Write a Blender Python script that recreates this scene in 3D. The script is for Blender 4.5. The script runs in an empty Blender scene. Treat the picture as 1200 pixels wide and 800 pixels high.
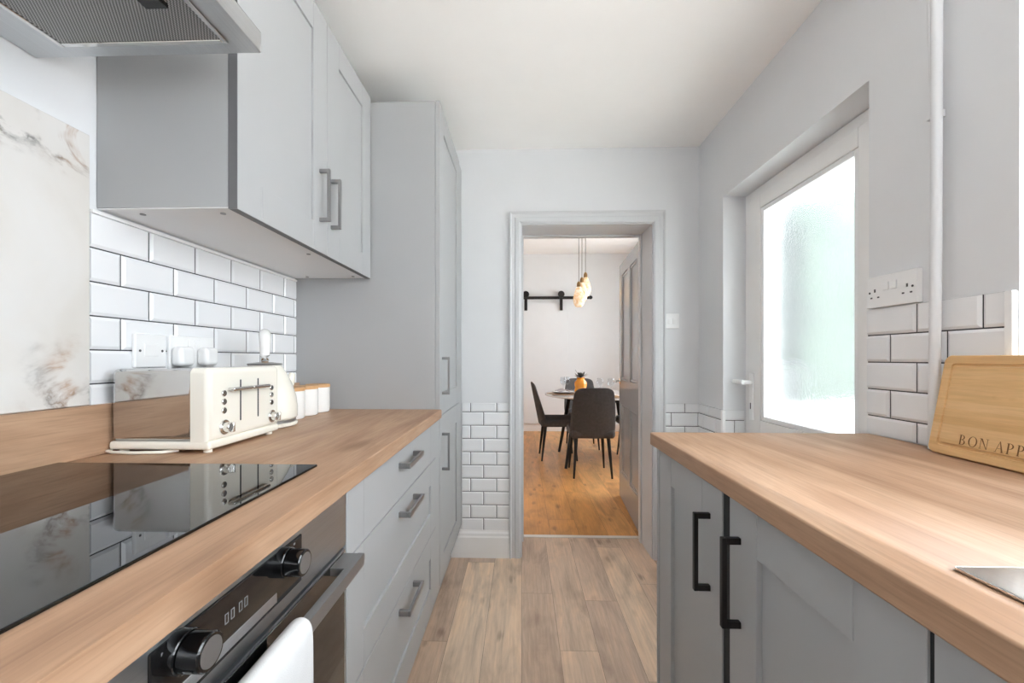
import bpy, bmesh, math, random
from mathutils import Vector, Matrix
random.seed(7)
C = bpy.context.scene.collection
PI = math.pi
WZ = .944           # worktop height

# ------------------------------------------------------------------ materials
def lin(c):
    c = c / 255.0
    return c / 12.92 if c <= .04045 else ((c + .055) / 1.055) ** 2.4
def rgb(r, g, b): return (lin(r), lin(g), lin(b), 1)

class NT:
    def __init__(s, name):
        s.m = bpy.data.materials.new(name); s.m.use_nodes = True
        s.t = s.m.node_tree; s.p = s.t.nodes['Principled BSDF']; s.out = s.t.nodes['Material Output']
    def n(s, typ, **kw):
        nd = s.t.nodes.new(typ)
        for k, v in kw.items():
            if k.startswith('_'): setattr(nd, k[1:], v)
            else: nd.inputs[k.replace('__', ' ')].default_value = v
        return nd
    def l(s, a, b): s.t.links.new(a, b)
    def math(s, op, a, b=0.0, c=None):
        nd = s.t.nodes.new('ShaderNodeMath'); nd.operation = op
        for i, v in enumerate((a, b, c)):
            if v is None: continue
            if hasattr(v, 'is_linked') or hasattr(v, 'links'): s.l(v, nd.inputs[i])
            else: nd.inputs[i].default_value = v
        return nd.outputs[0]
    def coords(s, scale=(1, 1, 1), kind='Object'):
        tc = s.n('ShaderNodeTexCoord'); mp = s.n('ShaderNodeMapping'); mp.inputs['Scale'].default_value = scale
        s.l(tc.outputs[kind], mp.inputs['Vector']); return mp.outputs['Vector']
    def noise(s, vec, scale=5, detail=4, rough=.5, dist=0):
        nd = s.n('ShaderNodeTexNoise', Scale=scale, Detail=detail, Roughness=rough, Distortion=dist)
        s.l(vec, nd.inputs['Vector']); return nd.outputs['Fac']
    def ramp(s, fac, stops):
        nd = s.n('ShaderNodeValToRGB'); e = nd.color_ramp.elements
        while len(e) < len(stops): e.new(.5)
        for el, (p, c) in zip(e, stops): el.position = p; el.color = c
        s.l(fac, nd.inputs['Fac']); return nd.outputs['Color']
    def mix(s, fac, a, b, mode='MIX'):
        nd = s.t.nodes.new('ShaderNodeMix'); nd.data_type = 'RGBA'; nd.blend_type = mode
        for sock, v in ((nd.inputs['Factor'], fac), (nd.inputs['A'], a), (nd.inputs['B'], b)):
            pass
        def put(sock, v):
            if hasattr(v, 'links'): s.l(v, sock)
            else: sock.default_value = v
        put(nd.inputs[0], fac); put(nd.inputs[6], a); put(nd.inputs[7], b)
        return nd.outputs[2]
    def bump(s, h, strength=.2, dist=.002):
        nd = s.n('ShaderNodeBump', Strength=strength, Distance=dist); s.l(h, nd.inputs['Height'])
        s.l(nd.outputs['Normal'], s.p.inputs['Normal'])

def mat(name, col, rough=.5, metal=0, spec=.5, var=0.0, vs=6, bump=0, bs=200, coat=0, emit=None, es=0):
    s = NT(name); p = s.p
    p.inputs['Roughness'].default_value = rough; p.inputs['Metallic'].default_value = metal
    p.inputs['Specular IOR Level'].default_value = spec; p.inputs['Coat Weight'].default_value = coat
    v = s.coords()
    f = s.noise(v, vs, 3)
    d = tuple(max(0, c * (1 - var)) for c in col[:3]) + (1,); u = tuple(min(1, c * (1 + var)) for c in col[:3]) + (1,)
    s.l(s.ramp(f, [(.3, d), (.7, u)]), p.inputs['Base Color'])
    if bump: s.bump(s.noise(v, bs, 2), bump, .001)
    if emit: p.inputs['Emission Color'].default_value = emit; p.inputs['Emission Strength'].default_value = es
    return s.m

M = {}
M['wall'] = mat('wall_paint', rgb(222, 223, 225), .65, spec=.3, var=.01, bump=.04, bs=90)
M['wall_cool'] = mat('cool_white_paint', rgb(228, 229, 230), .65, spec=.3, var=.01)
M['ceiling'] = mat('ceiling_paint', rgb(249, 247, 245), .8, spec=.2, var=.008)
M['white'] = mat('white_gloss_paint', rgb(240, 240, 240), .35, var=.01)
M['trim'] = mat('grey_trim_paint', rgb(206, 207, 209), .35, var=.01)
M['upvc'] = mat('white_upvc', rgb(243, 242, 241), .25, var=.005)
M['cab'] = mat('grey_cabinet_paint', rgb(170, 171, 172), .42, spec=.4, var=.012, vs=4)
M['carcass_white'] = mat('pale_carcass', rgb(232, 232, 233), .5)
M['edge_grey'] = mat('dark_edge_strip', rgb(104, 104, 106), .5)
M['gap_shade'] = mat('painted_gap_shade', rgb(30, 30, 31), .7)
M['door_grey'] = mat('grey_door_gloss', rgb(172, 174, 176), .22, var=.01)
M['graphite'] = mat('graphite_metal', rgb(150, 149, 149), .36, metal=.8, var=.03)
M['steel'] = mat('polished_steel', rgb(205, 204, 203), .06, metal=1, var=.01)
M['chrome'] = mat('chrome', rgb(215, 214, 212), .08, metal=1)
M['blackmetal'] = mat('black_metal', rgb(34, 30, 29), .45, metal=.3, var=.1)
M['blackplastic'] = mat('black_gloss', rgb(14, 14, 15), .12, spec=.5, coat=.3)
M['oven_glass'] = mat('oven_black_glass', rgb(18, 18, 19), .05, spec=.6, coat=.4)
M['hob'] = mat('hob_black_glass', rgb(9, 9, 10), .015, spec=.55)
M['plastic'] = mat('white_plastic', rgb(240, 240, 240), .25, var=.005)
M['cream'] = mat('cream_enamel', rgb(240, 236, 225), .22, coat=.4, var=.006)
M['ceramic'] = mat('white_ceramic', rgb(238, 237, 235), .2, coat=.3)
M['plate'] = mat('white_china', rgb(235, 233, 231), .15, coat=.4)
M['grout'] = mat('dark_grout', rgb(58, 58, 62), .85, var=.08, vs=40)
M['tile'] = mat('white_metro_glaze', rgb(236, 237, 239), .09, spec=.5, coat=.3, var=.008, vs=9)
M['fabric'] = mat('charcoal_fabric', rgb(84, 81, 80), .9, spec=.15, var=.12, vs=40, bump=.3, bs=900)
M['blackwood'] = mat('black_leg', rgb(24, 21, 20), .45, var=.1)
M['towel'] = mat('white_towel', rgb(216, 216, 216), .95, spec=.1, var=.02, vs=30, bump=.6, bs=700)
M['cord'] = mat('grey_cord', rgb(120, 112, 104), .6)
M['dark_light'] = mat('dim_display_marks', rgb(128, 128, 130), .5)
M['dark'] = mat('dark_marks', rgb(70, 70, 72), .6)
M['amber'] = mat('amber_ceramic', rgb(222, 140, 30), .18, coat=.5, var=.08, vs=12)
M['leafm'] = mat('dark_leaf', rgb(58, 56, 50), .5, var=.3, vs=30)
M['petal'] = mat('dusty_petal', rgb(190, 180, 176), .7, var=.1, vs=30)
M['mat_gold'] = mat('woven_gold', rgb(150, 118, 82), .4, metal=.3, var=.35, vs=60)
M['napkin'] = mat('grey_napkin', rgb(178, 168, 168), .85, var=.06)
M['table'] = mat('pale_stone_top', rgb(215, 208, 203), .08, coat=.5, var=.06, vs=7)
M['threshold'] = mat('pale_metal_strip', rgb(226, 220, 214), .35, metal=.3)
M['brass'] = mat('aged_brass', rgb(150, 118, 78), .3, metal=.9)
M['bamboo_lid'] = mat('bamboo_lid', rgb(205, 160, 110), .5, var=.1, vs=25)
M['engrave'] = mat('engraved_brown', rgb(112, 76, 34), .7)
M['paving'] = mat('pale_paving', rgb(225, 224, 220), .8, var=.05)
M['render'] = mat('white_render', rgb(230, 230, 228), .8, var=.02)
M['hedge'] = mat('hedge_leaves', rgb(58, 76, 62), .8, var=.4, vs=9)
M['outside'] = mat('outside_brick', rgb(190, 185, 180), .8, var=.05)

def brushed(name, col, rough, sc):
    s = NT(name); p = s.p; p.inputs['Metallic'].default_value = 1
    f = s.noise(s.coords(sc), 1, 4, .6)
    a = tuple(c * .93 for c in col[:3]) + (1,); b = tuple(min(1, c * 1.05) for c in col[:3]) + (1,)
    s.l(s.ramp(f, [(.3, a), (.7, b)]), p.inputs['Base Color'])
    p.inputs['Roughness'].default_value = rough
    s.bump(f, .06, .0004)
    return s.m
M['brushed'] = brushed('brushed_steel', rgb(200, 202, 204), .36, (600, 6, 600))
M['sinksteel'] = brushed('sink_steel', rgb(216, 215, 213), .22, (300, 10, 300))

def oak(name, dark, mid, light, rough=.48, axis='Y', knots=.75):
    s = NT(name); p = s.p
    sc = (11, 1.5, 11) if axis == 'Y' else (1.1, 14, 14)
    v = s.coords(sc)
    big = s.noise(v, 1.0, 5, .55, .6)
    v2 = s.coords((130, 7, 130)); fine = s.noise(v2, 1.0, 4, .65)
    v3 = s.coords((260, 9, 260)); pores = s.noise(v3, 1.0, 2, .5)
    base = s.ramp(big, [(.25, dark), (.45, mid), (.62, light), (.8, mid)])
    c1 = s.mix(.4, base, s.ramp(fine, [(.3, (.66, .63, .60, 1)), (.65, (1.08, 1.08, 1.08, 1))]), 'MULTIPLY')
    c2 = s.mix(.25, c1, s.ramp(pores, [(.34, (.55, .52, .5, 1)), (.46, (1, 1, 1, 1))]), 'MULTIPLY')
    # knots
    vk = s.n('ShaderNodeTexVoronoi', Scale=1.0, Randomness=1.0)
    vkin = s.coords((5, 2.2, 5)); off = s.noise(s.coords((9, 5, 9)), 1.0, 3)
    addv = s.n('ShaderNodeVectorMath', _operation='ADD'); s.l(vkin, addv.inputs[0])
    comb = s.n('ShaderNodeCombineXYZ'); s.l(s.math('MULTIPLY', off, .35), comb.inputs[0]); s.l(s.math('MULTIPLY', off, .25), comb.inputs[1])
    s.l(comb.outputs[0], addv.inputs[1]); s.l(addv.outputs[0], vk.inputs['Vector'])
    k = s.ramp(vk.outputs['Distance'], [(.0, (.30, .24, .20, 1)), (.08, (.5, .42, .36, 1)), (.2, (1, 1, 1, 1))])
    c3 = s.mix(knots, c2, k, 'MULTIPLY')
    s.l(c3, p.inputs['Base Color']); p.inputs['Roughness'].default_value = rough
    p.inputs['Specular IOR Level'].default_value = .4
    s.bump(fine, .05, .0006)
    return s.m
M['oak'] = oak('oak_worktop', rgb(150, 114, 88), rgb(171, 135, 107), rgb(186, 152, 124))
M['oak_right'] = M['oak']

def planks(name, pw, pl, cols, rough, gapcol, gap=.0015, xoff=0.0, sat=1):
    s = NT(name); p = s.p
    tc = s.n('ShaderNodeTexCoord'); sep = s.n('ShaderNodeSeparateXYZ'); s.l(tc.outputs['Object'], sep.inputs[0])
    x = s.math('DIVIDE', s.math('ADD', sep.outputs[0], xoff + 40 * pw), pw)
    ix = s.math('FLOOR', x); fx = s.math('FRACT', x)
    w1 = s.n('ShaderNodeTexWhiteNoise', _noise_dimensions='1D'); s.l(ix, w1.inputs['W'])
    y = s.math('ADD', s.math('DIVIDE', sep.outputs[1], pl), s.math('MULTIPLY', w1.outputs['Value'], 7.3))
    iy = s.math('FLOOR', y); fy = s.math('FRACT', y)
    cv = s.n('ShaderNodeCombineXYZ'); s.l(ix, cv.inputs[0]); s.l(iy, cv.inputs[1])
    w2 = s.n('ShaderNodeTexWhiteNoise', _noise_dimensions='2D'); s.l(cv.outputs[0], w2.inputs['Vector'])
    r = w2.outputs['Value']
    # grain coordinates shifted per plank
    gx = s.n('ShaderNodeCombineXYZ')
    s.l(s.math('ADD', sep.outputs[0], s.math('MULTIPLY', r, 13.0)), gx.inputs[0])
    s.l(s.math('ADD', sep.outputs[1], s.math('MULTIPLY', r, 31.0)), gx.inputs[1])
    def gm(sc):
        mp = s.n('ShaderNodeMapping'); mp.inputs['Scale'].default_value = sc; s.l(gx.outputs[0], mp.inputs[0]); return mp.outputs[0]
    big = s.noise(gm((11, 2.2, 1)), 1, 5, .6, .9)
    fine = s.noise(gm((95, 5, 1)), 1, 4, .65)
    blot = s.noise(gm((6, 3.5, 1)), 1, 3, .5)
    base = s.ramp(r, cols)
    c1 = s.mix(.75, base, s.ramp(big, [(.3, (.62, .60, .59, 1)), (.5, (.95, .95, .95, 1)), (.7, (1.2, 1.15, 1.08, 1))]), 'MULTIPLY')
    c2 = s.mix(.6, c1, s.ramp(fine, [(.3, (.76, .73, .70, 1)), (.62, (1.08, 1.08, 1.08, 1))]), 'MULTIPLY')
    c3 = s.mix(.5, c2, s.ramp(blot, [(.3, (.55, .50, .48, 1)), (.46, (1, 1, 1, 1))]), 'MULTIPLY')
    vk = s.n('ShaderNodeTexVoronoi', Scale=1.0, Randomness=1.0)
    addv = s.n('ShaderNodeVectorMath', _operation='ADD'); s.l(gm((9, 3.6, 1)), addv.inputs[0])
    comb = s.n('ShaderNodeCombineXYZ'); s.l(s.math('MULTIPLY', fine, .5), comb.inputs[0]); s.l(s.math('MULTIPLY', blot, .5), comb.inputs[1])
    s.l(comb.outputs[0], addv.inputs[1]); s.l(addv.outputs[0], vk.inputs['Vector'])
    kn = s.ramp(vk.outputs['Distance'], [(.0, (.30, .26, .24, 1)), (.08, (.55, .5, .47, 1)), (.17, (1, 1, 1, 1))])
    c3 = s.mix(.7, c3, kn, 'MULTIPLY')
    e1 = s.math('LESS_THAN', fx, gap / pw); e2 = s.math('LESS_THAN', fy, gap / pl)
    e = s.math('MAXIMUM', e1, e2)
    s.l(s.mix(e, c3, gapcol), p.inputs['Base Color'])
    p.inputs['Roughness'].default_value = rough; p.inputs['Specular IOR Level'].default_value = .35
    s.bump(fine, .06, .0006)
    return s.m
M['floor'] = planks('kitchen_planks', .1525, 1.05,
    [(0, rgb(184, 156, 138)), (.25, rgb(218, 190, 166)), (.5, rgb(198, 172, 154)), (.75, rgb(224, 196, 170)), (1, rgb(242, 220, 196))],
    .42, rgb(140, 116, 100))
M['floor_d'] = planks('dining_oak_planks', .19, 1.9,
    [(0, rgb(206, 146, 86)), (.5, rgb(216, 158, 96)), (1, rgb(226, 170, 108))], .3, rgb(120, 76, 40))

def marble():
    s = NT('marble_panel'); p = s.p
    v = s.coords((1, 1, 1))
    n1 = s.noise(s.coords((1, 1.1, 2.2)), 2.6, 8, .62, 1.0)
    ridge = s.math('ABSOLUTE', s.math('SUBTRACT', n1, .5))
    vein = s.ramp(ridge, [(0, (1, 1, 1, 1)), (.014, (.55, .55, .55, 1)), (.05, (0, 0, 0, 1))])
    sep = s.n('ShaderNodeSeparateXYZ'); tcg = s.n('ShaderNodeTexCoord'); s.l(tcg.outputs['Object'], sep.inputs[0])
    def band(sock, lo, hi, soft):
        a = s.n('ShaderNodeMapRange'); a.interpolation_type = 'SMOOTHSTEP'; s.l(sock, a.inputs[0]); a.inputs[1].default_value = lo - soft; a.inputs[2].default_value = lo + soft
        b = s.n('ShaderNodeMapRange'); b.interpolation_type = 'SMOOTHSTEP'; s.l(sock, b.inputs[0]); b.inputs[1].default_value = hi - soft; b.inputs[2].default_value = hi + soft
        return s.math('SUBTRACT', a.outputs[0], b.outputs[0])
    wob = s.math('MULTIPLY', s.math('SUBTRACT', s.noise(v, 7, 3), .5), .12)
    zz = s.math('ADD', sep.outputs[2], wob)
    up = band(zz, 1.575, 1.70, .025)
    low = s.math('MULTIPLY', band(zz, 1.0, 1.19, .04), band(sep.outputs[1], .80, 1.2, .05))
    mask = s.math('MULTIPLY', s.math('MAXIMUM', up, low), s.ramp(s.noise(v, 9, 3, .6), [(.40, (0, 0, 0, 1)), (.52, (1, 1, 1, 1))]))
    base = s.ramp(s.noise(v, 3.0, 4, .5, .5), [(.25, rgb(208, 202, 193)), (.5, rgb(219, 216, 212)), (.75, rgb(224, 224, 224))])
    vc = s.ramp(s.noise(v, 6, 2), [(.50, rgb(62, 62, 62)), (.62, rgb(176, 140, 112))])
    s.l(s.mix(s.math('MULTIPLY', s.math('MULTIPLY', vein, mask), .9), base, vc), p.inputs['Base Color'])
    p.inputs['Roughness'].default_value = .2
    return s.m
M['marble'] = marble()

def bamboo():
    s = NT('bamboo_board'); p = s.p
    tc = s.n('ShaderNodeTexCoord'); sep = s.n('ShaderNodeSeparateXYZ'); s.l(tc.outputs['Object'], sep.inputs[0])
    iz = s.math('FLOOR', s.math('DIVIDE', sep.outputs[2], .017))
    w = s.n('ShaderNodeTexWhiteNoise', _noise_dimensions='1D'); s.l(iz, w.inputs['W'])
    base = s.ramp(w.outputs['Value'], [(0, rgb(216, 174, 120)), (.5, rgb(222, 182, 128)), (1, rgb(229, 192, 140))])
    fine = s.noise(s.coords((200, 6, 200)), 1, 4, .6)
    c = s.mix(.5, base, s.ramp(fine, [(.3, (.78, .76, .72, 1)), (.65, (1.06, 1.06, 1.06, 1))]), 'MULTIPLY')
    kn = s.ramp(s.noise(s.coords((40, 14, 26)), 1, 2), [(.22, (.72, .62, .5, 1)), (.33, (1, 1, 1, 1))])
    s.l(s.mix(.6, c, kn, 'MULTIPLY'), p.inputs['Base Color']); p.inputs['Roughness'].default_value = .5
    return s.m
M['bamboo'] = bamboo()

def glass_clear(name, tint=(1, 1, 1, 1), gl=.08):
    s = NT(name); s.t.nodes.remove(s.p)
    tr = s.n('ShaderNodeBsdfTransparent'); tr.inputs[0].default_value = tint
    g = s.n('ShaderNodeBsdfGlossy'); g.inputs['Roughness'].default_value = .02
    lw = s.n('ShaderNodeLayerWeight'); lw.inputs['Blend'].default_value = .5; fac = s.math('ADD', .03, s.math('MULTIPLY', s.math('POWER', lw.outputs['Facing'], 4.0), .5))
    mx = s.n('ShaderNodeMixShader'); s.l(fac, mx.inputs[0]); s.l(tr.outputs[0], mx.inputs[1]); s.l(g.outputs[0], mx.inputs[2])
    s.l(mx.outputs[0], s.out.inputs[0]); return s.m
M['pane'] = glass_clear('clear_glass')
M['wineglass'] = glass_clear('wine_glass', (.93, .94, .95, 1))

def frosted():
    s = NT('frosted_glass'); s.t.nodes.remove(s.p)
    v = s.coords()
    nz = s.noise(v, 110, 3, .6, .5)
    b = s.n('ShaderNodeBump', Strength=.6, Distance=.004); s.l(nz, b.inputs['Height'])
    rf = s.n('ShaderNodeBsdfRefraction', Roughness=.14, IOR=1.15); rf.inputs[0].default_value = (.93, .95, .94, 1); s.l(b.outputs[0], rf.inputs['Normal'])
    tl = s.n('ShaderNodeBsdfTranslucent'); tl.inputs[0].default_value = (.9, .92, .92, 1)
    gl = s.n('ShaderNodeBsdfGlossy', Roughness=.15); s.l(b.outputs[0], gl.inputs['Normal'])
    m1 = s.n('ShaderNodeMixShader'); m1.inputs[0].default_value = .07; s.l(rf.outputs[0], m1.inputs[1]); s.l(tl.outputs[0], m1.inputs[2])
    m2 = s.n('ShaderNodeMixShader'); m2.inputs[0].default_value = .04; s.l(m1.outputs[0], m2.inputs[1]); s.l(gl.outputs[0], m2.inputs[2])
    s.l(m2.outputs[0], s.out.inputs[0]); return s.m
M['frosted'] = frosted()

def shade_glass():
    s = NT('amber_shade_glass'); p = s.p
    v = s.coords(); f = s.noise(v, 22, 4, .6, 1.2)
    s.l(s.ramp(f, [(.35, rgb(238, 226, 208)), (.6, rgb(226, 190, 140)), (.75, rgb(190, 130, 70))]), p.inputs['Base Color'])
    p.inputs['Roughness'].default_value = .15; p.inputs['Transmission Weight'].default_value = .35
    s.l(s.ramp(f, [(.35, (1, .93, .8, 1)), (.7, (.9, .62, .3, 1))]), p.inputs['Emission Color']); p.inputs['Emission Strength'].default_value = .22
    return s.m
M['shade'] = shade_glass()

def filter_mesh():
    s = NT('filter_mesh'); p = s.p; p.inputs['Metallic'].default_value = .9
    tc = s.n('ShaderNodeTexCoord'); sep = s.n('ShaderNodeSeparateXYZ'); s.l(tc.outputs['Object'], sep.inputs[0])
    sx = s.math('SINE', s.math('MULTIPLY', sep.outputs[0], 2 * PI / .0055)); sy = s.math('SINE', s.math('MULTIPLY', sep.outputs[1], 2 * PI / .0075))
    h = s.math('MULTIPLY', sx, sy)
    s.l(s.ramp(s.math('ADD', s.math('MULTIPLY', h, .5), .5), [(.35, rgb(92, 92, 92)), (.65, rgb(178, 178, 178))]), p.inputs['Base Color'])
    p.inputs['Roughness'].default_value = .4
    s.bump(h, .4, .001); return s.m
M['filter'] = filter_mesh()

# ------------------------------------------------------------------ mesh helpers
def origin(o):
    v = Vector((0, 0, 0))
    while o: v = v + o.location; o = o.parent
    return v
class MB:
    def __init__(s): s.bm = bmesh.new()
    def box(s, x0, x1, y0, y1, z0, z1, bev=0, seg=2, edges=None):
        r = bmesh.ops.create_cube(s.bm, size=1)
        for v in r['verts']:
            v.co = Vector(((x0 + x1) / 2 + v.co.x * (x1 - x0), (y0 + y1) / 2 + v.co.y * (y1 - y0), (z0 + z1) / 2 + v.co.z * (z1 - z0)))
        if bev:
            es = {e for v in r['verts'] for e in v.link_edges}
            if edges: es = {e for e in es if edges((e.verts[0].co + e.verts[1].co) / 2, e.verts[0].co - e.verts[1].co)}
            bmesh.ops.bevel(s.bm, geom=list(es), offset=bev, segments=seg, affect='EDGES', profile=.5)
        return s
    def cyl(s, p0, p1, r0, r1=None, n=24, bev=0):
        r1 = r0 if r1 is None else r1
        p0, p1 = Vector(p0), Vector(p1); d = p1 - p0
        q = d.to_track_quat('Z', 'Y').to_matrix()
        rings = []
        prof = [(r0, 0), (r1, d.length)]
        if bev: prof = [(r0 - bev, 0), (r0, bev), (r1, d.length - bev), (r1 - bev, d.length)]
        for r, h in prof:
            rings.append([s.bm.verts.new(p0 + q @ Vector((r * math.cos(2 * PI * i / n), r * math.sin(2 * PI * i / n), h))) for i in range(n)])
        for a, b in zip(rings, rings[1:]):
            for i in range(n): s.bm.faces.new((a[i], a[(i + 1) % n], b[(i + 1) % n], b[i]))
        s.bm.faces.new(rings[0][::-1]); s.bm.faces.new(rings[-1]); return s
    def lathe(s, prof, c=(0, 0, 0), n=40):
        rings = []
        for r, z in prof:
            if r < 1e-5: rings.append([s.bm.verts.new((c[0], c[1], c[2] + z))])
            else: rings.append([s.bm.verts.new((c[0] + r * math.cos(2 * PI * i / n), c[1] + r * math.sin(2 * PI * i / n), c[2] + z)) for i in range(n)])
        for a, b in zip(rings, rings[1:]):
            for i in range(n):
                j = (i + 1) % n
                if len(a) == 1 and len(b) == 1: continue
                if len(a) == 1: s.bm.faces.new((a[0], b[j], b[i]))
                elif len(b) == 1: s.bm.faces.new((a[i], a[j], b[0]))
                else: s.bm.faces.new((a[i], a[j], b[j], b[i]))
        return s
    def prism(s, pts, f0, f1):
        """pts: 2-D outline; f0(p), f1(p) map it to the two end outlines"""
        a = [s.bm.verts.new(f0(p)) for p in pts]; b = [s.bm.verts.new(f1(p)) for p in pts]; n = len(pts)
        s.bm.faces.new(a[::-1]); s.bm.faces.new(b)
        for i in range(n): s.bm.faces.new((a[i], a[(i + 1) % n], b[(i + 1) % n], b[i]))
        return s
    def tube(s, path, r, n=12, closed=False):
        path = [Vector(p) for p in path]; rings = []
        up = Vector((0, 0, 1))
        for i, p in enumerate(path):
            a = path[i - 1] if i else p; b = path[i + 1] if i < len(path) - 1 else p
            t = (b - a).normalized(); x = t.cross(up)
            if x.length < 1e-3: x = t.cross(Vector((0, 1, 0)))
            x.normalize(); y = t.cross(x)
            rr = r(i / (len(path) - 1)) if callable(r) else r
            rings.append([s.bm.verts.new(p + x * rr * math.cos(2 * PI * k / n) + y * rr * math.sin(2 * PI * k / n)) for k in range(n)])
        for a, b in zip(rings, rings[1:]):
            for i in range(n): s.bm.faces.new((a[i], a[(i + 1) % n], b[(i + 1) % n], b[i]))
        s.bm.faces.new(rings[0][::-1]); s.bm.faces.new(rings[-1]); return s
    def quad(s, *p): s.bm.faces.new([s.bm.verts.new(q) for q in p]); return s
    def build(s, name, m, parent=None, local=False, angle=40, smooth=True):
        bmesh.ops.recalc_face_normals(s.bm, faces=s.bm.faces)
        if parent is not None and not local:
            bmesh.ops.translate(s.bm, verts=s.bm.verts, vec=-origin(parent))
        me = bpy.data.meshes.new(name); s.bm.to_mesh(me); s.bm.free()
        me.materials.append(M[m] if isinstance(m, str) else m)
        if smooth:
            for p in me.polygons: p.use_smooth = True
            me.set_sharp_from_angle(angle=math.radians(angle))
        o = bpy.data.objects.new(name, me); C.objects.link(o)
        if parent is not None: o.parent = parent
        if smooth and angle <= 40:
            wn = o.modifiers.new('even_normals', 'WEIGHTED_NORMAL'); wn.keep_sharp = True; wn.weight = 100
        return o

def thing(name, label, cat, loc=(0, 0, 0), group=None, rz=0):
    o = bpy.data.objects.new(name, None); C.objects.link(o); o.location = loc; o.rotation_euler = (0, 0, rz); o.empty_display_size = .05
    tag(o, label, cat, group); return o
def tag(o, label, cat, group=None):
    o['label'] = label; o['category'] = cat
    if group: o['group'] = group
    return o
def struct(o, label=None):
    o['kind'] = 'structure'
    if label: o['label'] = label
    return o
def sroot(name, loc=(0, 0, 0), label=None):
    o = bpy.data.objects.new(name, None); C.objects.link(o); o.location = loc; return struct(o, label)
def dup(root, loc, rz=0, label=None):
    r = root.copy(); C.objects.link(r); r.location = loc; r.rotation_euler = (0, 0, rz)
    if label: r['label'] = label
    for ch in list(root.children):
        c = ch.copy(); C.objects.link(c); c.parent = r
        for g in list(ch.children):
            d = g.copy(); C.objects.link(d); d.parent = c
    return r

# ------------------------------------------------------------------ setting
CH = 2.383
b = MB().box(-1.2, 1.35, -1.4, 2.68, -.06, 0).build('floor', 'floor'); struct(b)
b = MB().box(-2.4, 2.2, 2.68, 6.7, -.06, 0).build('floor_dining', 'floor_d'); struct(b)
b = MB().box(-1.2, 1.35, -1.4, 2.5, CH, CH + .08).build('ceiling', 'ceiling'); struct(b)
b = MB().box(-2.4, 2.2, 2.55, 6.7, 2.82, 2.9).build('ceiling_dining', 'ceiling'); struct(b)

wall_left = struct(MB().box(-1.1, -.978, -1.4, 2.4, 0, CH).build('wall_left', 'wall'))
w = MB()
w.box(-2.4, -.005, 2.4, 2.68, 0, 2.9); w.box(.765, 2.2, 2.4, 2.68, 0, 2.9); w.box(-.005, .765, 2.4, 2.68, 1.95, 2.9)
wall_end = struct(w.build('wall_end', 'wall'))
w = MB()
WX, WX2 = 1.025, 1.29
w.box(WX, WX2, 2.118, 2.4, 0, CH); w.box(WX, WX2, 1.242, 2.118, 1.982, CH); w.box(WX, WX2, .876, 1.242, 0, CH)
w.box(WX, WX2, -1.15, .876, 0, 1.06); w.box(WX, WX2, -1.15, .876, 2.2, CH); w.box(WX, WX2, -1.4, -1.15, 0, CH)
wall_right = struct(w.build('wall_right', 'wall'))
w = MB()
w.box(-1.1, .3, -1.4, -1.3, 0, CH); w.box(1.0, 1.29, -1.4, -1.3, 0, CH); w.box(.3, 1.0, -1.4, -1.3, 0, 1.3); w.box(.3, 1.0, -1.4, -1.3, 2.25, CH)
struct(w.build('wall_rear', 'wall'))
# dining room shell
w = MB(); w.box(-2.4, 2.2, 6.56, 6.7, 0, 2.9); struct(w.build('wall_dining_far', 'wall_cool'))
struct(MB().box(-2.4, -2.25, 2.68, 6.56, 0, 2.9).build('wall_dining_left', 'wall_cool'))
w = MB()
w.box(2.05, 2.2, 2.68, 3.4, 0, 2.9); w.box(2.05, 2.2, 5.6, 6.56, 0, 2.9); w.box(2.05, 2.2, 3.4, 5.6, 0, .8); w.box(2.05, 2.2, 3.4, 5.6, 2.4, 2.9)
struct(w.build('wall_dining_right', 'wall_cool'))
struct(MB().box(-2.25, 2.05, 6.535, 6.56, 0, .12, .004).build('baseboard_dining', 'white'))

def window(name, ax, pos, u0, u1, z0, z1, mull, depth=.06):
    r = sroot(name)
    def bx(m, a0, a1, c0, c1, d0=0, d1=depth, bev=.004):
        if ax == 'X': m.box(pos + d0, pos + d1, a0, a1, c0, c1, bev)
        else: m.box(a0, a1, pos + d0, pos + d1, c0, c1, bev)
    f = .06; m = MB()
    bx(m, u0, u1, z0, z0 + f); bx(m, u0, u1, z1 - f, z1); bx(m, u0, u0 + f, z0 + f, z1 - f); bx(m, u1 - f, u1, z0 + f, z1 - f)
    for q in mull: bx(m, q - .035, q + .035, z0 + f, z1 - f)
    m.build('frame', 'upvc', r)
    es = [u0 + f] + [q for q in mull] + [u1 - f]
    for a, c in zip(es, es[1:]):
        m = MB(); bx(m, a + (.035 if a in mull else 0), c - (.035 if c in mull else 0), z0 + f, z1 - f, depth * .4, depth * .4 + .006, 0)
        m.build('pane', 'pane', r)
    return r
win1 = window('window_1', 'X', 1.17, -1.15, .876, 1.06, 2.2, [-.48, .19])
MB().box(1.0, 1.169, -1.148, .874, 1.0605, 1.08, .004).build('sill', 'white', win1)
window('added_fill_window', 'Y', -1.38, .3, 1.0, 1.3, 2.25, [])  # unseen window added in the rear wall to let in frontal fill light
window('window_3', 'X', 2.12, 3.4, 5.6, .8, 2.4, [4.5])

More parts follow.
